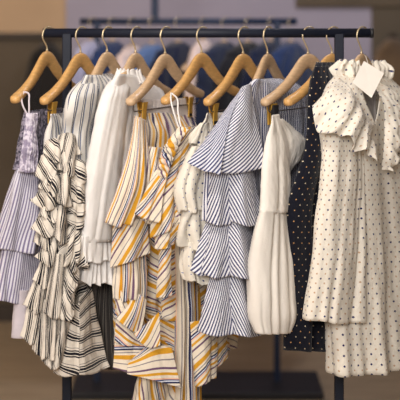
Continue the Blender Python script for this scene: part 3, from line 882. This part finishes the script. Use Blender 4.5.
# ------------------------------------------------------------------ 10 navy spotted dress
g = garment('navy_dress', 'navy dress with small cream and orange spots, between the cream and white spotted dresses', 'dress', 330, 348)
loft(g, 'body', 'navy_dot', [(317, 62, 336, 62, .014, .002, -.08, .0), (312, 78, 352, 78, .020, .003, -.11, .08), (310, 100, 362, 98, .024, .004, -.13, .14), (306, 150, 366, 146, .03, .007, -.16, .15), (290, 200, 368, 196, .036, .01, -.19, .15), (288, 290, 370, 284, .04, .012, -.19, .15), (284, 351, 372, 340, .044, .014, -.19, .15)], nf=8, hem=.004)
loft(g, 'shoulder_ruffle', 'navy_dot', [(316, 66, 330, 65, .014, .002, -.10, -.02), (312, 82, 334, 80, .020, .005, -.125, -.04), (310, 100, 336, 98, .022, .007, -.13, -.05)], nf=7, m=24)

# ------------------------------------------------------------------ 11 white spotted dress
g = garment('spotted_dress', 'large white dress with rows of navy spots and a ruffled neck, at the right end', 'dress', 362, 376)
loft(g, 'body', 'white_dot', [(339, 74, 386, 76, .036, .001, -.08, .05), (330, 86, 398, 90, .050, .002, -.15, .10), (323, 102, 410, 106, .055, .003, -.19, .13), (325, 150, 412, 146, .055, .004, -.19, .14), (328, 230, 416, 224, .056, .006, -.18, .15), (330, 310, 420, 302, .06, .008, -.18, .15), (333, 376, 426, 358, .062, .010, -.18, .15)],
     nf=7, m=70, n=220, neck=(1.35, .34, .16), hem=.003)
loft(g, 'sleeve', 'white_dot', [(327, 112, 352, 110, .026, .002, -.215, -.12), (326, 150, 358, 148, .032, .004, -.235, -.12), (318, 220, 360, 218, .036, .006, -.245, -.12), (311, 280, 359, 278, .04, .008, -.25, -.12), (305, 319, 357, 322, .044, .011, -.25, -.12)], nf=5, hem=.004, m=60)
patch(g, 'shoulder_ruffle', 'white_dot', [[(341, 78, -.13), (352, 94, -.17), (361, 112, -.175), (373, 126, -.15)], [(326, 90, -.20), (338, 108, -.235), (352, 126, -.235), (372, 142, -.19)], [(312, 107, -.225), (317, 128, -.262), (344, 138, -.27), (376, 160, -.21)]], nf=4, A=.010, n=140, gather=1.4, bulge=.022, hem=.008, wr=.0045, p=.8)
patch(g, 'shoulder_ruffle', 'white_dot', [[(374, 82, -.04), (380, 100, -.09), (384, 130, -.11), (382, 170, -.12)], [(386, 84, -.03), (390, 104, -.08), (391, 134, -.11), (388, 170, -.12)], [(397, 94, -.01), (405, 112, -.06), (403, 140, -.09), (394, 172, -.11)]], nf=5, A=.007, n=120, gather=1.3, bulge=.014, wr=.004)
loft(g, 'ruffled_collar', 'white_dot', [(342, 60, 381, 61, .030, .005), (338, 66, 384, 67, .040, .009), (338, 74, 385, 75, .041, .009), (344, 82, 382, 80, .034, .003)], dn=-.09, df=.07, nf=19, n=260, m=30, neck=(1.35, .3, .85), top=.003, wr=.007, hem=.004)
patch(g, 'neck_facing', 'shaded_lining', [[(346, 84, -.04), (358, 84, -.035), (378, 80, .02)], [(352, 102, -.06), (362, 102, -.055), (376, 100, -.01)], [(366, 124, -.075), (371, 125, -.075), (376, 122, -.05)]], nf=2, A=.002)

# price tag hung on the collar
pt = thing('price_tag', 'blank white paper tag hanging on the neck of the white spotted dress', 'tag', tuple(P(367, 96, -.19)))
q = [(364, 61, -.185), (384, 73, -.175), (371.5, 98, -.19), (352.5, 82.5, -.20)]
v = [P(*k) for k in q]
nrm = np.array([0.1, 0.0012, 0.0])
nrm = np.array([0, .0012, 0])
vv = v + [k + nrm for k in v]
mesh_obj('paper_card', vv, [(0, 1, 2, 3), (7, 6, 5, 4), (0, 4, 5, 1), (1, 5, 6, 2), (2, 6, 7, 3), (3, 7, 4, 0)], 'paper', pt, smooth=False)
tube('string', [P(364, 54, -.02), P(366, 57, -.09), P(367.5, 62, -.16), P(368, 66.5, -.186)], .0009, 'cream_cotton', pt, n=6)


# ------------------------------------------------------------------ clothes on the rack behind
def back_garment(name, label, cat, px, w, top, hem, mat, yaw=1.0, sleeve=True, dep=by, hang=True):
    hl = label.replace(' hanging', '').replace('blurred ', '')
    """simple shirt on a hanger on the rack behind"""
    t = thing(name, label, cat, (wx(px, CD + dep), dep, zc(hem, CD + dep)), 'clothes on the rack behind' if hang else None)
    dn, df = dep - .17 * yaw, dep + .17 * yaw
    k = w / 2
    loft(t, 'body', mat, [(px - k * .25, top, px + k * .25, top, .02, .001, dep - .03, dep + .03), (px - k * .6, top + 6, px + k * .6, top + 6, .03, .002, dep - .1, dep + .1), (px - k, top + 16, px + k, top + 16, .036, .004, dn, df),
                          (px - k * 1.02, top + 70, px + k * 1.02, top + 70, .04, .008, dn, df), (px - k * 1.1, hem, px + k * 1.1, hem - 4, .044, .012, dn, df)], nf=7, n=90, m=30)
    if sleeve:
        loft(t, 'sleeve', mat, [(px - k * .9, top + 9, px - k * .2, top + 8, .022, .002, dn + .02, dn + .1), (px - k * 1.25, top + 34, px - k * .55, top + 33, .028, .004, dn - .03, dn + .06),
                                (px - k * 1.35, top + 96, px - k * .7, top + 95, .028, .006, dn - .04, dn + .05)], nf=4, n=60, m=24)
    if hang:
        h = thing('wooden_hanger', 'blurred wooden hanger inside the ' + hl, 'hanger', (wx(px, CD + dep), dep, zc(top - 2, CD + dep)), 'hangers on the rack behind', math.atan2(-1, -.45))
        mesh_obj('wooden_arms', *hanger_body_geo(), 'wood_hanger', h, local=True)
        mesh_obj('hook', *tube_geo(hook_pts(zc(21.5, CD + dep) - zc(top - 2, CD + dep)), .0018, 8), 'brass', h, local=True)
    return t


BG = [
    ('shirt', 'blurred pale lilac shirt hanging at the left end of the rack behind', 'shirt', 92, 30, 40, 210, 'lilac_cloth'),
    ('jacket', 'blurred mid blue denim jacket hanging behind the white blouse', 'jacket', 112, 36, 41, 220, 'denim_mid'),
    ('blouse', 'blurred blush pink blouse hanging behind the fourth hanger', 'blouse', 132, 28, 46, 230, 'blush_cloth'),
    ('shirt', 'blurred light blue denim shirt hanging left of the yellow skirt hanger', 'shirt', 152, 36, 44, 230, 'denim_light'),
    ('dress', 'blurred dark navy dress hanging behind the yellow skirt', 'dress', 178, 44, 42, 250, 'navy_cloth'),
    ('blouse', 'blurred pale pink blouse hanging near the middle of the rack behind', 'blouse', 203, 20, 40, 200, 'blush_cloth'),
    ('jacket', 'blurred slate blue jacket hanging behind the blue striped dress', 'jacket', 224, 42, 42, 240, 'slate_cloth'),
    ('dress', 'blurred black dress hanging between the middle hangers behind', 'dress', 248, 44, 42, 260, 'black_cloth'),
    ('shirt', 'blurred navy blue shirt hanging near the right end of the rack behind', 'shirt', 271, 42, 41, 230, 'navy_cloth'),
    ('jacket', 'blurred deep blue jacket hanging last on the right of the rack behind', 'jacket', 291, 36, 42, 230, 'denim_mid'),
]
for b in BG:
    back_garment(*b)


def peg(px, py, d, label):
    t = thing('coat_peg', label, 'peg', (wx(px, d), YB - .05, zc(py, d)))
    tube('peg_arm', [(wx(px, d), YB - .01, zc(py, d)), (wx(px, d), YB - .10, zc(py, d) + .01)], .009, 'trim_dark', t)
    tube('peg_plate', [(wx(px, d), YB - .034, zc(py, d)), (wx(px, d), YB - .012, zc(py, d))], .022, 'trim_dark', t)


back_garment('coat', 'dark brown coat hanging blurred on the back wall at the left', 'coat', 48, 34, 44, 190, 'charcoal_cloth', .4, True, 2.88, False)
peg(48, 43, 6.5, 'dark peg on the back wall holding the dark coat at the left')
back_garment('coat', 'brown coat hanging blurred on the back wall at the right edge', 'coat', 394, 34, 38, 220, 'brown_cloth', .4, True, 2.88, False)
peg(394, 37, 6.5, 'dark peg on the back wall holding the brown coat at the right')

# ------------------------------------------------------------------ light
def area(name, loc, target, size, power, color, sy=None):
    l = bpy.data.lights.new(name, 'AREA')
    l.energy = power
    l.color = color
    l.shape = 'RECTANGLE'
    l.size = size
    l.size_y = sy or size
    o = bpy.data.objects.new(name, l)
    col.objects.link(o)
    o.location = loc
    d = Vector(target) - Vector(loc)
    o.rotation_euler = d.to_track_quat('-Z', 'Y').to_euler()
    return o


area('window_daylight', (-0.6, -4.0, 2.4), (0.1, 0, 1.2), 1.6, 116, (1.0, 0.975, 0.95), 1.1)
area('ceiling_lamp', (-0.5, -1.3, 2.85), (0, 0.0, 1.2), 0.6, 40, (1.0, 0.93, 0.85))
area('ceiling_lamp', (-1.1, 1.7, 2.85), (-0.9, 2.9, 1.7), 0.5, 12, (1.0, 0.84, 0.64))
area('ceiling_lamp', (0.6, 1.0, 2.85), (0.2, 2.4, 0.6), 0.5, 24, (0.86, 0.88, 1.0))

w = bpy.data.worlds.new('World')
scene.world = w
w.use_nodes = True
w.node_tree.nodes['Background'].inputs[0].default_value = (0.95, 0.94, 1.0, 1)
w.node_tree.nodes['Background'].inputs[1].default_value = 0.25

# ------------------------------------------------------------------ camera
cam = bpy.data.cameras.new('Camera')
co = bpy.data.objects.new('Camera', cam)
col.objects.link(co)
co.location = (0, -CD, HC)
co.rotation_euler = (math.pi / 2, 0, 0)
cam.sensor_width = 36
cam.sensor_fit = 'HORIZONTAL'
cam.lens = F / 400 * 36
cam.shift_y = -(200 - H0) / 400
cam.dof.use_dof = True
cam.dof.focus_distance = CD - 0.2
cam.dof.aperture_fstop = 2.8
cam.clip_end = 50
scene.camera = co

scene.view_settings.view_transform = 'Standard'
scene.view_settings.look = 'None'
scene.view_settings.gamma = 1
scene.view_settings.exposure = 0.0
scene.view_settings.use_curve_mapping = False
